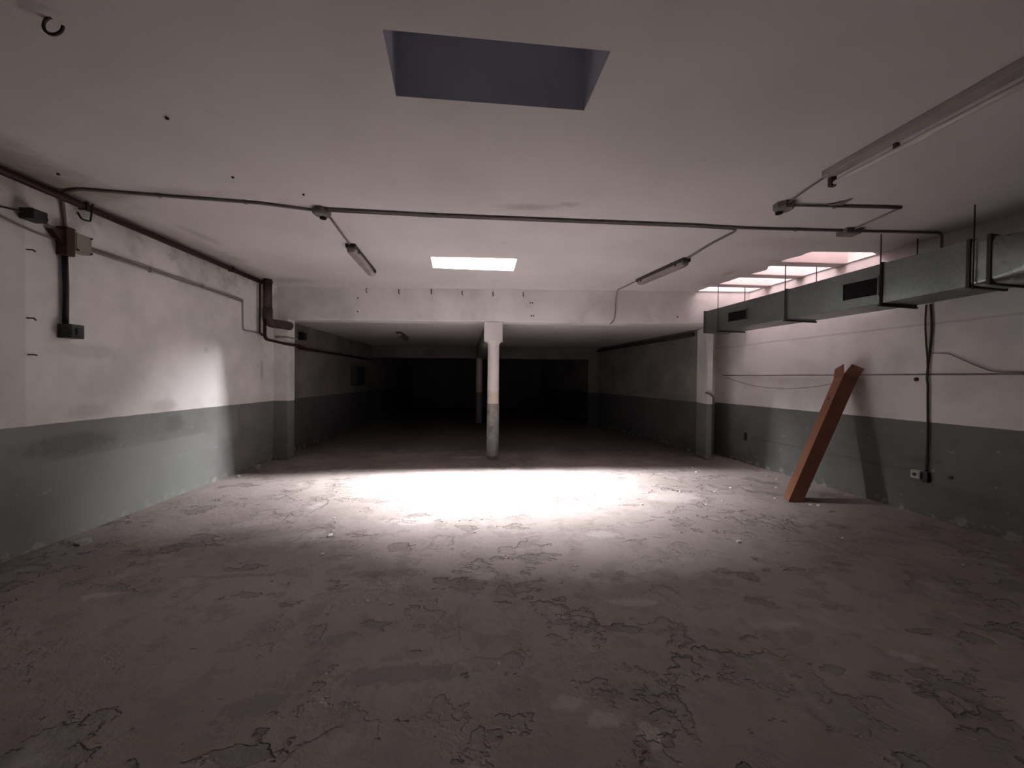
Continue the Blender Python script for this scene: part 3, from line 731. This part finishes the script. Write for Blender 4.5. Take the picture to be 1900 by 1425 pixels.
# ------------------------------------------------------------------ cardboard box leaning on the wall
def carton():
    base = [Vector(p) for p in ((3.472, 4.831, 0.004), (3.643, 4.816, 0.004), (3.715, 5.02, 0.004), (3.545, 5.035, 0.004))]
    a = Vector((0.85, 0.25, 1.54)); u = a.normalized()
    c0 = sum(base, Vector())/4; tc = c0 + a
    top = [p + u*((tc - p).dot(u)) for p in base]; top = [tc + (p - tc)*1.12 for p in top]
    t = thing('cardboard_box', 'long narrow brown cardboard box leaning open-ended against the right wall', 'box', tuple(c0))
    b = obj('body', base + top, [(0, 1, 5, 4), (1, 2, 6, 5), (2, 3, 7, 6), (3, 0, 4, 7), (0, 1, 2, 3)], 'card', t)
    s = b.modifiers.new('wall', 'SOLIDIFY'); s.thickness = .005; s.offset = -1
    outs = [(0, 1, 0.075), (1, 2, -0.012), (2, 3, 0.0), (3, 0, 0.035)]
    ln = (0.13, 0.07, 0.08, 0.13)
    for (i, j, out), l_ in zip(outs, ln):
        e0, e1 = top[i], top[j]; mid = (e0+e1)/2; n = (mid - tc); n = (n - u*n.dot(u)).normalized()
        ed = (e1-e0)*.06
        q = [e0, e1, e1 - ed + u*l_ + n*out*1.2, e0 + ed + u*(l_*0.96) + n*out]
        f = obj('flap', q, [(0, 1, 2, 3)], 'card', t)
        s = f.modifiers.new('board', 'SOLIDIFY'); s.thickness = .005
    # hand hole punched in the face towards the light
    fc = (base[0] + base[3])/2 + u*1.47; nn = ((base[0]+base[3])/2 - c0); nn = (nn - u*nn.dot(u)).normalized()
    sd = u.cross(nn)
    hv = [fc + nn*.0125 + u*.022*math.cos(x) + sd*.016*math.sin(x) for x in (2*math.pi*k/14 for k in range(14))]
    obj('hand_hole', hv, [tuple(range(14))], 'void', t)
carton()

# ------------------------------------------------------------------ crumbs of plaster on the floor
def flake(x, y, r, mat, label, cat, group=None, h=0.012, name='plaster_flake', seed=0):
    rnd = random.Random(int((x*91+y*37)*1000)+seed)
    n = 9; z = floor_z(x, y)
    ring = [(r*rnd.uniform(.6, 1.1)) for _ in range(n)]; ea = rnd.uniform(0.55, 1.0); ro = rnd.uniform(0, 3)
    def P(k, s, zz):
        an = 2*math.pi*k/n; px, py = ring[k]*s*math.cos(an), ring[k]*s*ea*math.sin(an)
        return (x + px*math.cos(ro) - py*math.sin(ro), y + px*math.sin(ro) + py*math.cos(ro), zz)
    v = [P(k, 1, z-.002) for k in range(n)] + [P(k, .92, z + h*rnd.uniform(.5, .9)) for k in range(n)] + [P(k, .4, z + h*rnd.uniform(.8, 1.1)) for k in range(n)]
    f = [(j*n+k, j*n+(k+1) % n, (j+1)*n+(k+1) % n, (j+1)*n+k) for j in range(2) for k in range(n)] + [tuple(2*n+k for k in range(n))]
    return tag(obj(name, v, f, mat), label, cat, group)
G = 'white plaster flakes scattered on the floor'
LB = 'small white plaster flake lying on the concrete floor'
flake(-1.70, 3.64, .038, 'chip', 'largest white plaster flake on the floor left of centre', 'plaster flake', h=.02)
flake(2.13, 3.60, .025, 'chip', 'lone round white plaster flake on the floor before the cardboard box', 'plaster flake', h=.02)
flake(1.58, 4.66, .032, 'chip', 'bright white flake on the lit floor right of the glare', 'plaster flake', h=.018)
FL = [(-0.72, 4.05), (-0.54, 4.08), (-0.43, 4.10), (-0.31, 4.12), (-0.21, 4.21), (-0.35, 3.76), (-1.87, 4.09), (-1.59, 3.27),
      (-0.95, 2.58), (-0.79, 2.55), (3.75, 3.19), (2.05, 5.54), (2.29, 5.23), (3.13, 6.67), (3.39, 6.37), (3.09, 5.44), (2.77, 5.25),
      (3.04, 6.35), (3.40, 4.98), (3.66, 4.72), (3.75, 4.70), (4.06, 6.15), (4.09, 5.95), (2.64, 4.82), (3.75, 5.47), (1.38, 4.89),
      (-1.63, 5.62), (3.20, 3.72), (2.37, 4.69)]
for i, (x, y) in enumerate(FL):
    flake(x, y, random.uniform(.012, .026), 'chip', LB, 'plaster flake', G, h=.012, seed=i)
flake(-3.78, 3.42, .07, 'rubble', 'crumbled plaster lump on the floor near the left wall', 'rubble', h=.04, name='plaster_lump')
flake(-4.12, 6.30, .075, 'rubble', 'broken plaster lump at the foot of the left wall by the pier', 'rubble', h=.07, name='plaster_lump')
flake(-4.05, 5.75, .05, 'rubble', 'small crumbled plaster heap along the foot of the left wall', 'rubble', h=.03, name='plaster_lump')
